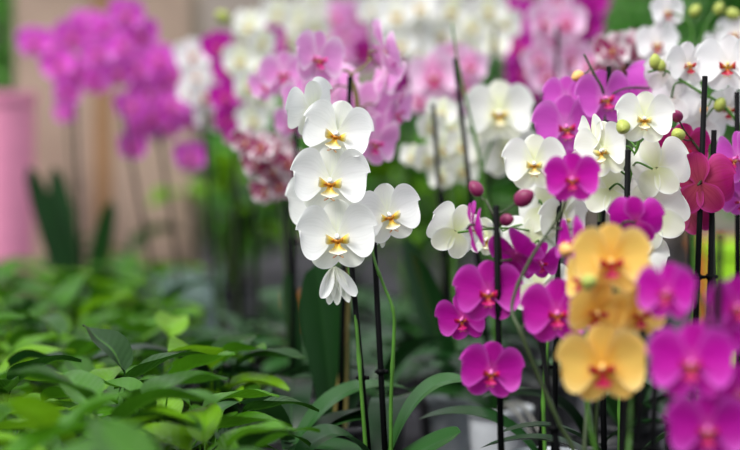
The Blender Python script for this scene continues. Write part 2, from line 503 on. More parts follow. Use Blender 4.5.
def bucket(name, px, D, z1, r0, r1, mat, label, cat):
    x = (px - W / 2) / F * D
    root = thing(name, (x, D, 0), label, cat)
    bm = bmesh.new()
    lathe(bm, [(0.0005, 0), (r0, 0), (r1, z1 - 0.03), (r1 + .008, z1 - .029), (r1 + .009, z1), (r1, z1 + .001), (r1 - .003, z1 - .03), (r0 - .003, .006), (0.0005, .005)], 32)
    bo = link('body', mesh_of('body', bm, mat), root); keep(root.name, bvh_of(bo.data, Matrix.Translation((x, D, 0))))
    bm = bmesh.new()
    vs = lathe(bm, [(r1 - .008, z1 - .05), (r1 * .5, z1 - .04), (.01, z1 - .035)], 24); bm.faces.new(vs[-1])
    link('soil', mesh_of('soil', bm, M['soil']), root)
    return root
bucket('tall_planter', -4, 5.1, 0.715, 0.10, 0.115, M['pinkp'], 'tall pink planter cut by the left edge beside the cardboard box', 'planter')
bucket('flower_pot', 714, 4.4, 0.33, 0.04, 0.055, M['orange'], 'orange flower pot in the gap behind the paired black stakes at right', 'flower pot')
bucket('flower_pot', 742, 4.1, 0.335, 0.05, 0.08, M['lime'], 'lime green flower pot at the right edge behind the orchid stakes', 'flower pot')
bucket('flower_pot', 303, 3.66, 0.25, 0.03, 0.034, M['orange'], 'small orange flower pot seen under the white orchid, between blurred leaves', 'flower pot')

# ------------------------------------------------------------------ orchid parts
def strap_leaf(path, width, roll=0.0, fold=0.25, n=18, m=10):
    """thick strap-shaped leaf along a path"""
    bm = bmesh.new()
    rows = []
    L = len(path)
    for i, p in enumerate(path):
        t = (path[min(i + 1, L - 1)] - path[max(i - 1, 0)]).normalized()
        side = t.cross(Vector((0, 0, 1)))
        if side.length < 1e-3: side = Vector((1, 0, 0))
        side.normalize(); nn = side.cross(t).normalized()
        c, s = math.cos(roll), math.sin(roll)
        sd = side * c + nn * s; nn = nn * c - side * s
        u = i / (L - 1)
        w = width / 2 * (0.42 + 0.58 * math.sin(PI / 2 * min(1, u / 0.55))) * (math.sqrt(max(0, 1 - max(0, (u - 0.55) / 0.45) ** 2.4)))
        rows.append([p + sd * (w * v) + nn * (abs(v) * w * fold * (1 - 0.4 * u)) for v in [j / m * 2 - 1 for j in range(m + 1)]])
    grid(bm, rows)
    return bm

POTM = {}
def pot_meshes(kind):
    if kind not in POTM:
        bm = bmesh.new()
        lathe(bm, [(0.0005, 0.0), (0.041, 0.0), (0.043, 0.004), (0.052, 0.108), (0.057, 0.109), (0.058, 0.122), (0.0555, 0.123), (0.054, 0.112), (0.050, 0.108), (0.041, 0.007), (0.0005, 0.006)], 32)
        pm = mesh_of('pot', bm, M['pot_' + kind])
        bm = bmesh.new()
        vs = lathe(bm, [(0.0395, 0.01), (0.0478, 0.098), (0.036, 0.102), (0.02, 0.106), (0.006, 0.108)], 28)
        bm.faces.new(vs[-1])
        for v in bm.verts:
            if v.co.z > 0.09: v.co.z += 0.012 * mnoise.noise(v.co * 70) - 0.002
        bk = mesh_of('bark_mix', bm, M['bark'])
        POTM[kind] = (pm, bk)
    return POTM[kind]

def P3(p, D):
    return at(p[0], p[1], D + (p[2] if len(p) > 2 else 0))

SPECS = []
def orchid(label, base, var, flowers, stakes=(), spikes=None, buds=(), leaves=(), nleaf=5, pot='black', name='potted_orchid',
           group=None, sleeve=False, fixed=False, rand=False, roots=0, leaflen=0.2, stake_off=None):
    SPECS.append(dict(locals()))

def build(sp, idx):
    r = random.Random(500 + idx)
    D = sp['D']; bx = sp['bx']
    root = thing(sp['name'], (bx, sp['by'], 0), sp['label'], 'orchid', sp['group'])
    R = Vector((bx, sp['by'], 0)); own = root.name
    V = VAR[sp['var']]
    pm, bk = pot_meshes(sp['pot'])
    po = link('pot', pm, root); link('bark_mix', bk, root)
    keep(own, bvh_of(pm, Matrix.Translation(R)))
    if sp['sleeve']:
        bm = bmesh.new()
        lathe(bm, [(0.059, 0.03), (0.075, 0.15), (0.085, 0.25), (0.0865, 0.257)], 24)
        for v in bm.verts:
            a = math.atan2(v.co.y, v.co.x)
            k = 1 + 0.05 * math.sin(9 * a) * v.co.z / 0.3
            v.co.x *= k; v.co.y *= k
            v.co.z += 0.02 * math.sin(4 * a) * v.co.z / 0.3
        slv = link('cellophane_sleeve', mesh_of('cellophane_sleeve', bm, M['sleeve']), root)
        keep(own, bvh_of(slv.data, Matrix.Translation(R)))
    # ---- flowers: place, nudge along the line of sight when they touch another plant
    placed = []
    for fi, f in enumerate(sp['flowers']):
        f = list(f)
        style = 'open'
        if isinstance(f[-1], str): style = f.pop()
        px, py, size = f[:3]
        yaw, pitch, roll = (f[3:6] if len(f) >= 6 else (r.uniform(-38, 38), r.uniform(-18, 8), r.uniform(-15, 15)))
        dD = f[6] if len(f) > 6 else (r.uniform(-0.05, 0.05) if sp['rand'] else 0.0)
        k = r.randrange(3)
        me, lm, cm = flower_meshes(sp['var'], k, style)
        best = None
        for nud in (0, 0.012, -0.012, 0.024, -0.024, 0.036, -0.036, 0.05, -0.05, 0.065, -0.065, 0.08, -0.08, 0.1, -0.1, 0.12, -0.12):
            c = at(px, py, D + dD + nud)
            sc = size / F * (D + dD)
            y = math.radians(yaw) - math.atan2(c.x, c.y); p = math.radians(pitch)
            n = Vector((math.sin(y) * math.cos(p), -math.cos(y) * math.cos(p), math.sin(p)))
            mw = Matrix.Translation(c) @ orient(n, Vector((0, 0, 1)), math.radians(roll)) @ Matrix.Scale(sc, 4)
            b = bvh_of(me, mw)
            h = hits(own, b)
            if best is None or h < best[0]: best = (h, c, n, mw, b, sc)
            if h == 0: break
        h, c, n, mw, b, sc = best
        keep(own, b)
        fo = link('flower', me, root, mat=Matrix.Translation(-R) @ mw)
        if style != 'hang':
            link('lip', lm, fo); link('column', cm, fo)
        placed.append((c, n, sc))
    # ---- spikes
    paths = []
    if sp['spikes']:
        for s in sp['spikes']:
            paths.append([P3(q, D) for q in s])
    elif placed:
        fl = sorted(placed, key=lambda q: q[0].z)
        pts = []
        for i in range(len(fl)):
            w = fl[max(0, i - 1):i + 2]
            a = sum((q[0] - q[1] * 0.01 for q in w), Vector()) / len(w)
            a.y = (a.y + D) / 2 + 0.028
            if not pts or a.z > pts[-1].z + 0.03: pts.append(a)
        paths.append(pts)
    if not paths: paths = []
    bm = bmesh.new()
    sampled = []
    for si, pts in enumerate(paths):
        sx = (si - (len(paths) - 1) / 2) * 0.022
        if pts[0].z > 0.2:
            b0 = R + Vector((sx, 0.006, 0.09))
            pts = [b0, b0.lerp(pts[0], 0.5) + Vector((r.uniform(-.006, .006), 0.004, 0))] + pts
        else:
            pts = [Vector((pts[0].x, pts[0].y, 0.09))] + pts
        s = catmull(pts, 6) if len(pts) > 1 else pts
        bumps = {i for i in range(6, len(s) - 2, 9)}
        tube(bm, s, 0.0030, 0.0017, 8, bumps=bumps)
        sampled += s[len(s) // 3:]
    for c, n, sc in placed:
        a = c - n * 0.012 * (sc / 0.09)
        best = min(sampled, key=lambda q: (q - a).length + 0.25 * max(0, q.z - a.z))
        midp = (a + best) / 2 - n * 0.012 + Vector((0, 0, 0.008))
        tube(bm, catmull([best, midp, a], 5), 0.0014, 0.0016, 6)
    for bd in sp['buds']:
        bp = P3((bd[0], bd[1], bd[4] if len(bd) > 4 else 0), D)
        s = bd[2] / F * D
        mt = M[bd[3]] if len(bd) > 3 else M['budg']
        best = min(sampled, key=lambda q: (q - bp).length)
        ax = (bp - best); ax = ax.normalized() if ax.length > 0.004 else Vector((0.3, -0.3, 1)).normalized()
        ax = (ax + Vector((0, -0.3, 0.1))).normalized()
        mw = Matrix.Translation(bp - R) @ ax.to_track_quat('Z', 'Y').to_matrix().to_4x4() @ Matrix.Scale(s, 4)
        link('bud', bud_mesh(mt), root, mat=mw)
        e = bp - ax * s * 0.4
        if (e - best).length > 0.006:
            tube(bm, catmull([best, (best + e) / 2 + Vector((0, 0, -0.003)), e], 4), 0.0013, 0.0013, 6)
    for v in bm.verts: v.co -= R
    if paths:
        so = link('flower_spike', mesh_of('flower_spike', bm, V['s']), root)
        keep(own, bvh_of(so.data, Matrix.Translation(R)))
    else: bm.free()
    # ---- stakes with clips
    for ki, st in enumerate(sp['stakes']):
        top = P3((st[0], st[1], st[3] if len(st) > 3 else 0.012), D)
        off = st[2] if len(st) > 2 else (ki - (len(sp['stakes']) - 1) / 2) * 0.02
        bot0 = R + Vector((off, 0.012, 0.05))
        top0, best = top, None
        for nud in (0, .012, -.012, .024, -.024, .036, -.036, .05, -.05, .065, -.065, .08):
            bot = bot0 + Vector((0, max(-.03, min(.03, nud * .5)), 0))
            top = P3((st[0], st[1], (st[3] if len(st) > 3 else 0.012) + nud), D)
            bm = bmesh.new()
            tube(bm, [bot - R, bot.lerp(top, 0.5) - R, top - R], 0.0044, 0.0039, 8)
            me = mesh_of('support_stake', bm, M['stake'])
            b = bvh_of(me, Matrix.Translation(R))
            h = hits(own, b)
            if best is None or h < best[0]: best = (h, me, b, bot, top)
            if h == 0: break
        h, me, b, bot, top = best
        keep(own, b)
        stk = link('support_stake', me, root)
        for q in (r.uniform(0.5, 0.62),):
            bm = bmesh.new()
            p = bot.lerp(top, q) - R
            lathe(bm, [(0.0041, -0.0035), (0.0061, -0.0035), (0.0061, 0.0035), (0.0041, 0.0035)], 10, p)
            box(bm, p + Vector((0.004, -0.003, -0.0025)), p + Vector((0.0105, 0.002, 0.0022)))
            box(bm, p + Vector((-0.0085, -0.002, -0.0018)), p + Vector((-0.004, 0.002, 0.0018)))
            link('clip', mesh_of('clip', bm, M['stake']), stk)
    # ---- leaves
    def add_leaf(path, wd, roll):
        bm = strap_leaf(path, wd, roll)
        for v in bm.verts: v.co -= R
        me = mesh_of('leaf', bm, M['oleaf'])
        b = bvh_of(me, Matrix.Translation(R))
        return me, b
    for lf in sp['leaves']:
        tip = P3(lf, D)
        b0 = R + Vector((0, 0, 0.112))
        wd, arch = lf[3], lf[4]
        roll = lf[5] if len(lf) > 5 else 0.0
        d = tip - b0; d.z = 0
        b0 = b0 + (d.normalized() * 0.008 if d.length > 0.001 else Vector())
        ctrl = b0.lerp(tip, 0.5 if arch < 0.09 else 0.36) + Vector((0, 0, arch))
        path = [b0 * (1 - t) ** 2 + ctrl * 2 * t * (1 - t) + tip * t * t for t in [q / 17 for q in range(18)]]
        me, b = add_leaf(path, wd, roll)
        keep(own, b); link('leaf', me, root)
    a0 = r.uniform(0, PI)
    for q in range(sp['nleaf']):
        done = False
        for tr in range(9):
            az = a0 + q * PI + r.uniform(-0.5, 0.5) + (tr * 0.5)
            L = sp['leaflen'] * r.uniform(0.75, 1.15) * (1 - 0.05 * tr)
            el = r.uniform(0.35, 1.1) + 0.05 * tr
            dr = Vector((math.cos(az), math.sin(az), 0))
            b0 = R + Vector((0, 0, 0.108 + 0.004 * q)) + dr * 0.008
            c1 = b0 + dr * (L * 0.45 * math.cos(el)) + Vector((0, 0, L * 0.62 * math.sin(el)))
            tip = b0 + dr * (L * (0.55 + 0.45 * math.cos(el))) + Vector((0, 0, L * (0.75 * math.sin(el) - 0.28)))
            path = [b0 * (1 - t) ** 2 + c1 * 2 * t * (1 - t) + tip * t * t for t in [k / 15 for k in range(16)]]
            me, b = add_leaf(path, r.uniform(0.05, 0.07), r.uniform(-0.25, 0.25))
            if b[0].z > 0.004 and hits(own, b) == 0:
                keep(own, b); link('leaf', me, root); done = True
                break
            bpy.data.meshes.remove(me)
    for q in range(sp['roots']):
        az = r.uniform(PI, 2 * PI)
        d = Vector((math.cos(az), math.sin(az), 0))
        o = Vector((0, 0, 0.118))
        pts = [o, o + d * 0.045 + Vector((0, 0, 0.015)), o + d * 0.075 + Vector((r.uniform(-.02, .02), 0, 0.002)), o + d * 0.092 + Vector((r.uniform(-.03, .03), 0, -0.03))]
        bm = bmesh.new(); tube(bm, catmull(pts, 6), 0.0036, 0.0028, 8)
        me = mesh_of('aerial_root', bm, M['root'])
        b = bvh_of(me, Matrix.Translation(R))
        if hits(own, b) == 0:
            keep(own, b); link('aerial_root', me, root)

# ------------------------------------------------------------------ the orchids
# flowers: (px, py, width in px, yaw, pitch, roll, offset in depth)
orchid('large white orchid with yellow-centred flowers, two stems clipped to black stakes, in sharp focus', (381, 2.42), 'white',
       [(337, 133, 68, -6, 2, -12, -0.02), (330, 180, 74, 2, 3, -3, -0.03), (337, 236, 76, 2, 2, 2, -0.035),
        (312, 108, 60, 224, 14, -20, 0.02), (325, 203, 74, -14, -10, 4, 0.045), (388, 214, 64, 16, 2, 10, -0.01),
        (334, 266, 66, 10, -10, 4, 0.012, 'hang'), (372, 226, 54, -62, -12, 0, 0.05)],
       stakes=[(351, 258, -0.010), (374, 240, 0.010)],
       spikes=[[(366, 455), (362, 400), (356, 320, .01), (350, 270, .02), (346, 235, .03), (340, 185, .035), (332, 140, .03), (322, 112, .01)],
               [(391, 455, -.01), (391, 400, -.01), (394, 335, -.01), (393, 309, -.01), (384, 286, -.005), (375, 262, 0), (373, 245, .01), (379, 224, .02)]],
       leaves=[(466, 381, 0.0, 0.058, 0.092, -0.2), (461, 432, -0.06, 0.055, 0.0, -0.5), (296, 462, -0.05, 0.066, 0.085, 0.1), (400, 400, 0.16, 0.06, 0.09, 0.1)],
       nleaf=1, pot='clear', fixed=True)

orchid('light pink orchid close behind the large white orchid, its curved flower stalks showing above', (338, 2.74), 'pink',
       [(317, 58, 58, 36, 5, -12, -0.03), (384, 48, 56, 108, 24, 34, 0.0), (387, 72, 50, 118, -22, 30, 0.03), (366, 110, 60, 175, 5, 10, 0.05),
        (374, 141, 56, 35, -15, -10, 0.02), (332, 92, 58, 160, 0, -20, 0.07), (396, 112, 46, 60, -20, 20, 0.06), (303, 98, 44, -30, -8, 10, 0.06)],
       leaves=[(316, 264, .03, .08, .03, 0.45)], stakes=[(350, 76, 0.0, -.03)], spikes=[[(345, 330), (352, 250), (358, 150), (358, 100), (352, 76), (362, 68), (373, 58)], [(357, 130), (354, 90), (349, 72), (336, 70), (326, 62)]],
       pot='black', nleaf=3)
orchid('soft pink orchid left of the black stake, front flower with a magenta lip', (290, 2.98), 'pink',
       [(283, 73, 46, 8, -6, 0, 0), (266, 84, 36, -30, -10, 20, .02), (300, 108, 44, 40, -12, -10, .03), (308, 82, 40, 30, -8, 0, .04), (292, 122, 36, -10, -10, 0, .05)],
       stakes=[(297, 100)], pot='black', leaves=[(334, 400, 0.0, .062, .12, .1)], nleaf=3)
orchid('small-flowered white orchid densely speckled with wine red, left of the large white orchid', (300, 3.12), 'speckled',
       [(247, 142, 32), (262, 147, 34), (277, 150, 33), (256, 163, 34), (273, 170, 34), (289, 163, 32), (281, 186, 33), (266, 190, 34), (293, 183, 28)],
       stakes=[(284, 190)], rand=True, leaves=[(286, 272, -0.02, 0.06, 0.03, 1.2)], nleaf=4, roots=3)
orchid('white orchid with rust-red lips in a drooping row beside the violet orchids', (222, 3.9), 'redlip',
       [(193, 55, 36), (198, 77, 36), (205, 96, 34), (211, 117, 34), (190, 92, 26)], stakes=[(203, 100)], rand=True, nleaf=0)
orchid('white orchid with yellow lips below the pale green bud at upper left of centre', (258, 3.62), 'cream',
       [(250, 26, 36), (240, 60, 36), (256, 66, 34), (247, 86, 36), (262, 101, 34), (252, 120, 34), (262, 42, 30)], stakes=[(252, 70)], buds=[(223, 17, 15)], rand=True)
orchid('white orchid with large pale flowers at the top, left of the pink orchids', (292, 4.2), 'cream',
       [(278, 14, 36), (300, 22, 38), (290, 42, 34), (312, 8, 36), (315, 30, 32), (272, 34, 28)], stakes=[(292, 40)], rand=True)
orchid('deep magenta orchid peeking out between the white orchids left of centre', (236, 3.8), 'magenta',
       [(217, 46, 32), (228, 70, 32), (225, 96, 32), (226, 120, 30), (269, 40, 34), (240, 112, 28), (236, 135, 26), (276, 60, 28)], stakes=[(232, 80)], rand=True)
orchid('violet-pink orchid at far left in front of the cardboard box, with two dark upright leaves', (84, 4.3), 'violet',
       [(34, 42, 34), (52, 48, 36), (72, 36, 36), (58, 64, 34), (66, 92, 32), (78, 72, 34), (88, 26, 36), (98, 52, 34), (95, 80, 32), (66, 112, 24), (106, 28, 34)],
       stakes=[(73, 60)], rand=True, leaves=[(28, 166, -.02, 0.065, 0.0, 1.0), (54, 166, .04, 0.06, 0.0, 1.0), (112, 200, 0, 0.06, 0.02, .8)], nleaf=2)
orchid('violet-pink orchid with the fullest flower cluster, beside the cardboard box', (186, 4.1), 'violet',
       [(126, 14, 36), (124, 44, 34), (142, 34, 36), (118, 72, 34), (138, 66, 38), (158, 58, 34), (146, 92, 38), (132, 104, 34), (164, 82, 36), (172, 104, 36),
        (152, 116, 36), (132, 146, 30), (184, 100, 32), (190, 156, 34), (166, 126, 32), (176, 74, 30), (140, 126, 32), (192, 120, 26)], stakes=[(158, 126, .01, -.08), (119, 100, -.04, -.05)], rand=True, sleeve=True)
orchid('pale pink orchid at the top edge, just right of the white ones', (345, 4.3), 'pink',
       [(334, 16, 36), (346, 36, 36), (357, 14, 36), (372, 30, 34), (340, 56, 34), (366, 56, 34), (327, 40, 28)], stakes=[(350, 50)], rand=True)
orchid('white orchid at the top centre with the brightest wide-open flowers', (405, 4.0), 'white',
       [(392, 26, 40), (412, 32, 40), (428, 18, 38), (404, 8, 38), (384, 40, 34), (440, 34, 36), (374, 10, 34), (418, 52, 34), (397, 14, 40), (422, 6, 38), (400, 44, 36), (434, 28, 38), (386, 22, 38)], stakes=[(408, 40)], rand=True)
orchid('deep magenta orchid below the bright white flowers at the top centre', (408, 4.3), 'magenta',
       [(404, 52, 36), (418, 66, 34), (396, 72, 34), (410, 84, 34), (364, 52, 32), (424, 44, 32), (402, 100, 30)], stakes=[(408, 70)], rand=True)
orchid('blush-white orchid with a hot pink lip, right of centre in the blurred row', (444, 3.34), 'blush',
       [(434, 76, 50, -5, -4, 4, 0), (462, 88, 42, 30, -10, 0, .03), (452, 60, 40, 20, -5, 0, .05), (452, 108, 38, -25, -10, 0, .04), (420, 100, 34, -30, -10, 0, .05), (470, 66, 36)], stakes=[(446, 60)], rand=True, leaves=[(404, 236, -.05, .075, .0, 1.2)])
orchid('white orchid with a cluster of smaller flowers and green-yellow throats, behind two dark stakes', (458, 3.06), 'cream',
       [(442, 112, 32), (452, 128, 34), (430, 126, 30), (445, 148, 36), (462, 146, 34), (428, 158, 34), (462, 170, 34), (442, 176, 30), (412, 156, 26), (478, 158, 30)],
       stakes=[(433, 104, 0, -.06)], rand=True, nleaf=3, pot='clear', leaves=[(414, 252, -.12, .08, .03, .5)])
orchid('creamy white orchid with large round flowers leaning on a tall dark stake', (500, 2.92), 'cream',
       [(499, 112, 66, 4, 0, 0, 0), (508, 152, 58, 10, -12, 10, .04), (484, 150, 44, -30, -10, 0, .06)],
       stakes=[(455, 58, 0.0, -0.03)], spikes=[[(497, 300), (490, 220), (482, 175, .01), (492, 140, .03), (500, 108, .04)], [(484, 185, -.02), (466, 100, -.03), (458, 64, -.03), (452, 24, -.03)]], pot='white', nleaf=3, roots=2)
orchid('yellow-white orchid at the top edge, left of the magenta flowers', (478, 3.8), 'cream',
       [(470, 26, 40), (452, 10, 38), (488, 10, 38), (504, 24, 36), (494, 44, 34), (474, 52, 34), (462, 40, 30)], stakes=[(495, 28, 0, -.11)], rand=True)
orchid('deep magenta orchid hanging at the top beside the blush pink flowers', (522, 4.12), 'magenta',
       [(516, 46, 40), (522, 72, 38), (512, 92, 34), (530, 14, 36), (502, 8, 34), (532, 94, 30), (514, 24, 34), (540, 40, 30)], stakes=[(522, 60)], rand=True)
orchid('blush pink orchid with pale petals behind the lilac orchid at upper right of centre', (558, 3.5), 'blush',
       [(544, 22, 40), (566, 22, 40), (550, 48, 40), (574, 58, 38), (546, 76, 40), (562, 76, 36), (592, 64, 36), (538, 60, 34), (580, 86, 32), (556, 4, 36)], stakes=[(557, 26, 0, -.11)], rand=True)
orchid('deep magenta orchid at the top edge against the green shrubs', (584, 4.2), 'magenta',
       [(580, 8, 34), (588, 26, 34), (578, 34, 32), (596, 4, 30), (574, 18, 30)], stakes=[(582, 30)], rand=True)
orchid('white orchid blotched with purple, behind the lilac flowers at upper right', (628, 2.98), 'speckled',
       [(613, 50, 38, -14, -4, 0), (632, 46, 36, 8, 0, 0), (646, 58, 36, 20, -6, 0), (624, 68, 36, -6, -12, 0, .03), (608, 72, 30, -20, -10, 0, .04), (640, 74, 32, 10, -15, 0, .04), (630, 90, 30, 0, -15, 0, .05)], stakes=[(628, 60)])
orchid('lilac-pink orchid with an apricot bud and bare dark stem tip, behind the white cluster', (596, 2.58), 'lilac',
       [(566, 126, 64, 8, 2, 4, 0), (604, 98, 60, 26, 8, 6, 0), (566, 98, 46, -8, 8, 0, .05), (650, 88, 54, 170, 5, 20, .04), (560, 152, 48, -20, -12, 0, .05)],
       stakes=[(609, 66)], spikes=[[(598, 300), (600, 200), (604, 130), (604, 105, .01), (602, 88), (594, 74), (584, 54)]], buds=[(578, 76, 13, 'budo')], nleaf=3)
orchid('creamy white orchid with a round front flower and side-turned blooms behind the magenta orchid', (548, 2.47), 'cream',
       [(534, 163, 60, 2, 4, 0, 0), (455, 231, 58, -156, 8, 24, -0.06), (546, 208, 60, 165, -5, 0, .03), (530, 246, 62, 200, -8, 20, 0.03), (538, 286, 64, 172, -8, 10, .02), (562, 218, 54, 30, -15, 0, .02), (488, 238, 46, -40, -20, 0, .0)],
       stakes=[(560, 170, 0.01), (552, 262, -.012, .05)], spikes=[[(548, 330, .02), (542, 285, .05), (538, 240, .05), (540, 190, .04), (538, 165, .035)]], nleaf=1, pot='clear')
orchid('white orchid with a green-centred flower and broad white petals seen from behind', (622, 2.36), 'cream',
       [(644, 118, 56, 8, 6, -4, -.04), (604, 150, 60, -34, 0, 10, 0), (592, 136, 46, -60, 5, 0, .03), (657, 168, 66, 150, 6, -12, 0), (654, 216, 72, 158, 4, -30, .02), (610, 190, 60, 175, -8, 10, .04), (640, 258, 54, 165, -10, 10, .03), (590, 170, 46, 200, 0, 0, .05)],
       stakes=[(628, 150, .004, -.05), (600, 222, -.018, .05)], spikes=[[(620, 330, .02), (620, 260, .04), (626, 200, .04), (634, 160, .03), (640, 130, .01), (625, 112, -.02)]], buds=[(623, 127, 17, 'budg', -.05)], nleaf=3)
orchid('wine-red orchid with veined petals seen from behind, beside paired black stakes', (708, 2.42), 'wine',
       [(700, 184, 68, 168, 6, -6, 0), (682, 150, 56, 20, -10, 0, .04), (690, 214, 50, 150, -15, 0, .05)],
       stakes=[(705, 76, -.01, .0), (714, 130, .012)], spikes=[[(714, 330, .01), (714, 250, .02), (712, 200, .03), (704, 160, .04), (692, 140, .04)]],
       buds=[(677, 116, 14, 'budp', -.01), (678, 135, 17, 'budg', -.02)], nleaf=3)
orchid('white orchid with crimson lips and green buds along an arching stem at right edge', (748, 2.56), 'redlip',
       [(728, 64, 60, -4, 4, 0, -.02), (688, 64, 46, 26, -2, 4, 0), (674, 98, 52, 160, 0, 12, .02), (702, 122, 50, 190, -10, 0, .04), (728, 108, 46, 20, -15, 0, .04), (664, 74, 40, 175, 20, 10, .04)],
       stakes=[(737, 92, 0.0, -.03)], spikes=[[(745, 300), (744, 200), (742, 140), (734, 118), (718, 102), (700, 92), (684, 82), (664, 70), (648, 72)]],
       buds=[(655, 62, 15), (661, 66, 12), (720, 105, 15), (704, 110, 9, 'budo')], nleaf=3)
orchid('white orchid with rust-red lips and a row of pale buds at the top right', (690, 2.95), 'redlip',
       [(657, 44, 42, 4, 0, 0, 0), (667, 12, 34, 20, 0, 0, 0), (736, 34, 40, -20, 0, 0, 0), (718, 48, 36, -150, 0, 0, .02)],
       stakes=[(690, 50)], spikes=[[(694, 300), (692, 150), (690, 60), (692, 30), (680, 16), (668, 12)], [(694, 200), (700, 80), (702, 40), (710, 18), (722, 8)]],
       buds=[(695, 11, 13), (719, 9, 13), (733, 14, 14)], nleaf=3)
orchid('pale lilac orchid cut by the right edge below the white flowers with crimson lips', (770, 2.46), 'lilac',
       [(738, 158, 56, -50, 0, 10, 0), (742, 200, 44, -20, -30, 0, .02)], stakes=[(748, 150)], spikes=[[(762, 300), (756, 220), (748, 170)]], nleaf=2)
orchid('magenta orchid with three plum buds, its lowest flower hanging clear above the clear pots', (505, 2.2), 'magenta',
       [(488, 292, 66, 2, 4, 0, -.03), (463, 318, 52, -22, -10, 8, .02), (491, 371, 62, 4, -2, -6, -.05), (516, 254, 62, 140, 40, -24, -.005), (474, 228, 54, 98, 8, 14, 0), (540, 262, 44, 40, -20, 0, .04)],
       stakes=[(496, 206, .0, -.045)], spikes=[[(503, 460), (500, 400), (499, 340, .0), (501, 290, .01), (500, 250, -.01), (496, 222, -.02), (486, 200, -.01)]],
       buds=[(476, 189, 17, 'budp'), (524, 198, 21, 'budp', -.03), (507, 220, 15, 'budp', -.03)], nleaf=0, pot='clear')
orchid('magenta orchid with a slanting green stem, flowers staggered between the white and yellow orchids', (585, 2.1), 'magenta',
       [(557, 312, 70, 4, 2, 0, 0), (572, 242, 56, -66, 6, 0, 0), (572, 178, 54, 2, -4, 0, 0), (636, 220, 54, 172, 20, 0, .06), (596, 338, 46, 40, -15, 0, .05)],
       stakes=[(540, 330, -.01, .02)], spikes=[[(575, 458), (560, 425), (540, 380), (522, 335), (512, 305, .02), (530, 260, .03), (560, 215, .03), (568, 190, .02)], [(584, 455), (590, 380, .03), (596, 330, .04), (600, 260, .05), (620, 226, .05)]],
       buds=[(566, 250, 17, 'budo', -.05)], nleaf=2)
orchid('yellow orchid with crimson lips, blurred in front of the white and magenta orchids', (625, 1.95), 'yellow',
       [(611, 260, 76, 4, 0, 0, 0), (584, 278, 56, -58, 2, 10, .02), (596, 310, 64, 22, -24, -8, .01), (638, 312, 60, 30, -10, 0, .03), (603, 365, 86, -6, -8, 4, -.03), (634, 282, 50, 60, -6, 0, .04)],
       stakes=[(643, 330, .012), (628, 380, -.012), (657, 330, .03, .05)], spikes=[[(628, 470), (630, 400, .03), (622, 340, .03), (616, 300, .04), (612, 262, .03)], [(598, 470, .03), (588, 410, .03), (586, 340, .04), (586, 285, .035)]], buds=[(589, 282, 19, 'budg', -.05)], nleaf=2)
orchid('magenta orchid nearest the front at lower right, strongly blurred', (712, 1.8), 'magenta',
       [(668, 292, 62, -24, 2, 0, .03), (692, 362, 84, -6, 2, 0, -.02), (708, 428, 80, 0, -4, 0, -.02), (737, 306, 64, 20, 2, 0, .02), (738, 392, 60, 30, -8, 0, .02), (720, 336, 50, 150, 0, 0, .04)],
       stakes=[(720, 232, 0.0), (668, 320, -.03, .06)], spikes=[[(716, 480), (716, 400, .04), (710, 350, .04), (706, 310, .04), (690, 288, .04)]], nleaf=2)

# orchids out of flower, only their leaves show
for px, D, lab in ((236, 2.76, 'leafy orchid without flowers at the right-hand end of the foliage bed, nearest the front'),
                   (290, 2.5, 'leafy orchid without flowers just left of the two stems of the large white orchid'),
                   (222, 3.2, 'leafy orchid without flowers between the foliage bed and the stem of the speckled orchid'),
                   (268, 3.42, 'leafy orchid without flowers behind the stem of the speckled orchid'),
                   (328, 3.3, 'leafy orchid without flowers seen between the two stems of the large white orchid'),
                   (376, 3.0, 'leafy orchid without flowers directly behind the right stem of the large white orchid'),
                   (205, 3.7, 'leafy orchid without flowers below the violet-pink flower cluster'),
                   (330, 3.95, 'leafy orchid without flowers deep in the blur behind the large white orchid'),
                   (398, 3.75, 'leafy orchid without flowers in the green gap right of the large white orchid'),
                   (170, 4.5, 'leafy orchid without flowers behind the bed beside the cardboard box'),
                   (630, 2.75, 'leafy orchid without flowers in the dark behind the stems of the yellow orchid'),
                   (545, 3.25, 'leafy orchid without flowers in the dark between the two magenta orchids')):
    orchid(lab, (px, D), 'white', [], nleaf=8, leaflen=0.27, name='leafy_orchid')

# pots must not stand inside each other: relax the bases, the flowers stay
for s in SPECS:
    px, D = s['base']
    s['D'] = D; s['bx'] = (px - W / 2) / F * D; s['by'] = D
for it in range(200):
    for i, a in enumerate(SPECS):
        for b in SPECS[i + 1:]:
            dx = b['bx'] - a['bx']; dy = b['by'] - a['by']
            d = math.hypot(dx, dy)
            if d < 0.125:
                if d < 1e-5: dx, d = 0.001, 0.001
                k = (0.1255 - d) / 2 / d
                if not a['fixed']: a['bx'] -= dx * k; a['by'] -= dy * k * 0.7
                if not b['fixed']: b['bx'] += dx * k; b['by'] += dy * k * 0.7
for i, s in enumerate(SPECS):
    D = s['D']; s['D0'] = D
    build(s, i)

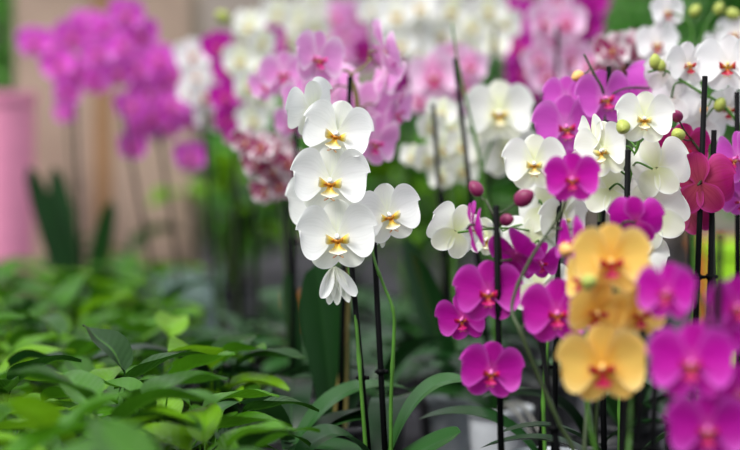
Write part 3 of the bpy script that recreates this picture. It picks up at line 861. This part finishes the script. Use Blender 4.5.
# ------------------------------------------------------------------ foliage bed
def foliage_leaf(k):
    r = random.Random(40 + k)
    bm = bmesh.new()
    h = (0.10, 0.13, 0.16, 0.12, 0.145, 0.175)[k]; out = (0.055, 0.05, 0.03, 0.07, 0.04, 0.02)[k]
    L = (0.115, 0.125, 0.12, 0.10, 0.13, 0.11)[k]; Wd = (0.050, 0.056, 0.052, 0.046, 0.06, 0.05)[k]
    droop = (0.45, 0.3, 0.2, 0.6, 0.35, 0.05)[k]
    a = Vector((0.004, 0, 0.0)); b = Vector((out, 0, h))
    pet = [a * (1 - t) ** 2 + Vector((out * 0.25, 0, h * 0.7)) * 2 * t * (1 - t) + b * t * t for t in [q / 6 for q in range(7)]]
    tube(bm, pet, 0.0016, 0.0012, 5, cap=False)
    # blade
    el = 0.55 - droop * 0.4
    p = b.copy(); path = [p.copy()]
    n = 12
    for i in range(n):
        e = el - (droop + 0.45) * (i / n) ** 1.2
        p = p + Vector((math.cos(e), 0, math.sin(e))) * (L / n); path.append(p.copy())
    rows = []
    for i, p in enumerate(path):
        u = i / n
        w = Wd / 2 * math.sin(PI * min(1, u ** 0.72)) ** 0.85 if 0 < u < 1 else 0.0006
        t = (path[min(i + 1, n)] - path[max(i - 1, 0)]).normalized()
        nn = Vector((-t.z, 0, t.x))
        rows.append([p + Vector((0, w * v, 0)) + nn * (abs(v) * w * 0.42 + 0.0025 * math.sin(9 * u + 2 * v + k)) for v in [j / 8 * 2 - 1 for j in range(9)]])
    grid(bm, rows)
    return mesh_of('leaf', bm, M['fleaf'])
FL = [foliage_leaf(k) for k in range(6)]
bm = bmesh.new(); lathe(bm, [(0.0005, 0), (0.032, 0), (0.040, 0.062), (0.043, 0.063), (0.043, 0.07), (0.040, 0.071), (0.036, 0.064), (0.0005, 0.06)], 20)
fpot = mesh_of('pot', bm, M['pot_black'])

def near_label(x, y):
    return None
FGROUP = 'green foliage plants in the bed at lower left'
spots = []
y = 1.62
row = 0
while y < 4.75:
    x0 = -370 / F * y - 0.14
    x1 = -0.175 - max(0, y - 2.1) * 0.17
    x = x1 - (0.07 if row % 2 else 0)
    while x > x0:
        spots.append((x + rnd.uniform(-.02, .02), y + rnd.uniform(-.02, .02)))
        x -= 0.135 + 0.02 * (y - 1.6)
    y += 0.115 + 0.03 * (y - 1.6)
    row += 1
special = {}
nfol = 0
bases = [(s['bx'], s['by']) for s in SPECS]
fol = []
for x, y in spots:
    if any(math.hypot(x - a, y - b) < 0.115 for a, b in bases): continue
    root = thing('foliage_plant', (x, y, 0), '', 'plant', FGROUP)
    own = root.name
    link('pot', fpot, root)
    keep(own, bvh_of(fpot, Matrix.Translation((x, y, 0))))
    nl = rnd.randint(11, 14)
    a0 = rnd.uniform(0, 6.28)
    sz = rnd.uniform(0.9, 1.12)
    for q in range(nl):
        for tr in range(7):
            k = rnd.randrange(6)
            az = a0 + q * 2.4 + rnd.uniform(-.3, .3) + tr * 0.35
            s = sz * rnd.uniform(0.8, 1.12) * (1 - 0.04 * tr)
            mw = Matrix.Translation((x, y, 0.055)) @ Matrix.Rotation(az, 4, 'Z') @ Matrix.Rotation(rnd.uniform(-.2, .25), 4, 'Y') @ Matrix.Rotation(rnd.uniform(-.2, .2), 4, 'X') @ Matrix.Scale(s, 4)
            b = bvh_of(FL[k], mw)
            if b[0].z > 0.005 and hits(own, b) == 0:
                keep(own, b)
                link('leaf', FL[k], root, mat=Matrix.Translation((-x, -y, 0)) @ mw)
                break
    fol.append((root, x, y))
for o, x, y in fol:
    o['label'] = 'green foliage plant with pointed glossy leaves in the dense bed at lower left'

def big_plant(px, D, sc, label):
    x = (px - W / 2) / F * D
    root = thing('foliage_plant', (x, D, 0), label, 'plant')
    own = root.name
    link('pot', fpot, root, mat=Matrix.Scale(1.8, 4)); keep(own, bvh_of(fpot, Matrix.Translation((x, D, 0)) @ Matrix.Scale(1.8, 4)))
    for q in range(22):
        for tr in range(8):
            k = rnd.randrange(6)
            mw = Matrix.Translation((x, D, 0.1)) @ Matrix.Rotation(q * 2.4 + rnd.uniform(-.4, .4), 4, 'Z') @ Matrix.Rotation(rnd.uniform(-.3, .3), 4, 'Y') @ Matrix.Scale(sc * rnd.uniform(.6, 1.1), 4)
            b = bvh_of(FL[k], mw)
            if hits(own, b) == 0:
                keep(own, b); link('leaf', FL[k], root, mat=Matrix.Translation((-x, -D, 0)) @ mw)
                break
big_plant(415, 5.0, 2.5, 'tall broad-leaved green plant in the gap right of the large white orchid')
big_plant(452, 5.5, 2.4, 'broad-leaved green plant behind the small-flowered white cluster with two dark stakes')
big_plant(228, 5.5, 2.2, 'broad-leaved green plant behind the stems of the rust-lipped white orchid')
big_plant(345, 5.7, 2.3, 'broad-leaved green plant far behind the stems of the large white orchid')

# ------------------------------------------------------------------ setting
def struct(name, bm, m):
    o = link(name, mesh_of(name, bm, m, False)); o['kind'] = 'structure'
    return o
M['floor'] = plain('grey_paving', (0.03, 0.028, 0.035, 1), 0.8, 0.3, 0.35, 6, 0, 0.3)
M['wall'] = plain('tan_plaster', (0.30, 0.25, 0.22, 1), 0.85, 0.2, 0.15, 1.2)
bm = bmesh.new(); box(bm, (-4, -1.5, -0.1), (4, 10.8, 0)); struct('floor', bm, M['floor'])
bm = bmesh.new(); box(bm, (-4, 10.8, -0.1), (4, 10.95, 2.8)); struct('wall_back', bm, M['wall'])

def shrub(x, y, h, r, label, seed, n=1300):
    q = random.Random(seed)
    root = thing('leafy_shrub', (x, y, 0), label, 'shrub', None)
    bm = bmesh.new()
    ends = []
    for i in range(7):
        a = q.uniform(0, 6.28); d = Vector((math.cos(a), math.sin(a), 0))
        pts = [Vector((0, 0, 0)) + d * 0.015, d * r * 0.25 + Vector((0, 0, h * 0.35)), d * r * 0.55 + Vector((0, 0, h * q.uniform(0.7, 0.95)))]
        tube(bm, catmull(pts, 5), 0.012, 0.004, 6)
    link('branches', mesh_of('branches', bm, M['twig']), root)
    bm = bmesh.new()
    for i in range(n):
        while True:
            v = Vector((q.uniform(-1, 1), q.uniform(-1, 1), q.uniform(-1, 1)))
            if v.length < 1: break
        v = v * (0.55 + 0.45 * q.random()) if v.length > 0.4 else v * 1.6
        bump = 1 + 0.25 * mnoise.noise(v * 2.5 + Vector((seed, 0, 0)))
        c = Vector((v.x * r * bump, v.y * r * bump, h * 0.53 + v.z * h * 0.47 * bump))
        if c.z < 0.03: c.z = 0.03 + q.random() * 0.1
        ax = Vector((v.x + q.uniform(-.6, .6), v.y + q.uniform(-.6, .6), q.uniform(-.5, .5))).normalized()
        L = q.uniform(0.07, 0.12); w = L * 0.42
        side = ax.cross(Vector((q.uniform(-.4, .4), q.uniform(-.4, .4), 1))).normalized()
        nn = side.cross(ax)
        rows = []
        for a in range(5):
            u = a / 4
            hw = w / 2 * math.sin(PI * (0.04 + 0.93 * u) ** 0.8)
            rows.append([c + ax * L * u - nn * 0.25 * L * u * u + side * hw * b + nn * abs(b) * hw * 0.3 for b in (-1, 0, 1)])
        grid(bm, rows)
    link('foliage', mesh_of('foliage', bm, M['shrub']), root)
    return root
for (px, D, h, r, lab) in ((775, 6.2, 1.75, 0.40, 'tall green shrub filling the top right corner behind the orchids'),
                           (680, 7.7, 1.85, 0.42, 'tall green shrub rising behind the purple-blotched white orchid'),
                           (595, 9.2, 2.0, 0.42, 'tall green shrub behind the deep magenta flowers at the top edge'),
                           (505, 6.8, 1.05, 0.34, 'lower green shrub behind the large creamy white flowers'),
                           (420, 8.2, 1.0, 0.36, 'low green shrub seen in the gap right of the large white orchid'),
                           (330, 9.5, 1.05, 0.38, 'low green shrub directly behind the large white orchid'),
                           (238, 7.2, 0.85, 0.34, 'low green shrub seen between the speckled orchid and the violet orchid'),
                           (-10, 8.0, 1.7, 0.36, 'dark green shrub at the top left corner beside the cardboard box')):
    shrub((px - W / 2) / F * D, D, h, r, lab, int(px) + 1000)

# ------------------------------------------------------------------ light
w = bpy.data.worlds.new('sky'); S.world = w
w.use_nodes = True
nt = w.node_tree; nt.nodes.clear()
tc = N(nt, 'ShaderNodeTexCoord'); sp = N(nt, 'ShaderNodeSeparateXYZ'); nt.links.new(tc.outputs['Generated'], sp.inputs[0])
r = ramp(nt, [(0.0, (0.10, 0.11, 0.12, 1)), (0.12, (0.42, 0.46, 0.52, 1)), (0.55, (0.9, 0.95, 1.0, 1)), (1.0, (1.25, 1.28, 1.3, 1))])
nt.links.new(sp.outputs[2], r.inputs[0])
bg = N(nt, 'ShaderNodeBackground'); nt.links.new(r.outputs[0], bg.inputs[0]); bg.inputs[1].default_value = 0.9
o = N(nt, 'ShaderNodeOutputWorld'); nt.links.new(bg.outputs[0], o.inputs[0])
sun = bpy.data.lights.new('sun', 'SUN'); sun.energy = 2.4; sun.angle = math.radians(28); sun.color = (1, 0.98, 0.95)
so = bpy.data.objects.new('sun', sun); C.objects.link(so)
so.rotation_euler = Vector((0.5, 0.5, -0.85)).to_track_quat('-Z', 'Y').to_euler()

S.view_settings.view_transform = 'Standard'
S.view_settings.look = 'None'
S.view_settings.exposure = 0.62
S.view_settings.gamma = 1.0
S.view_settings.use_curve_mapping = False
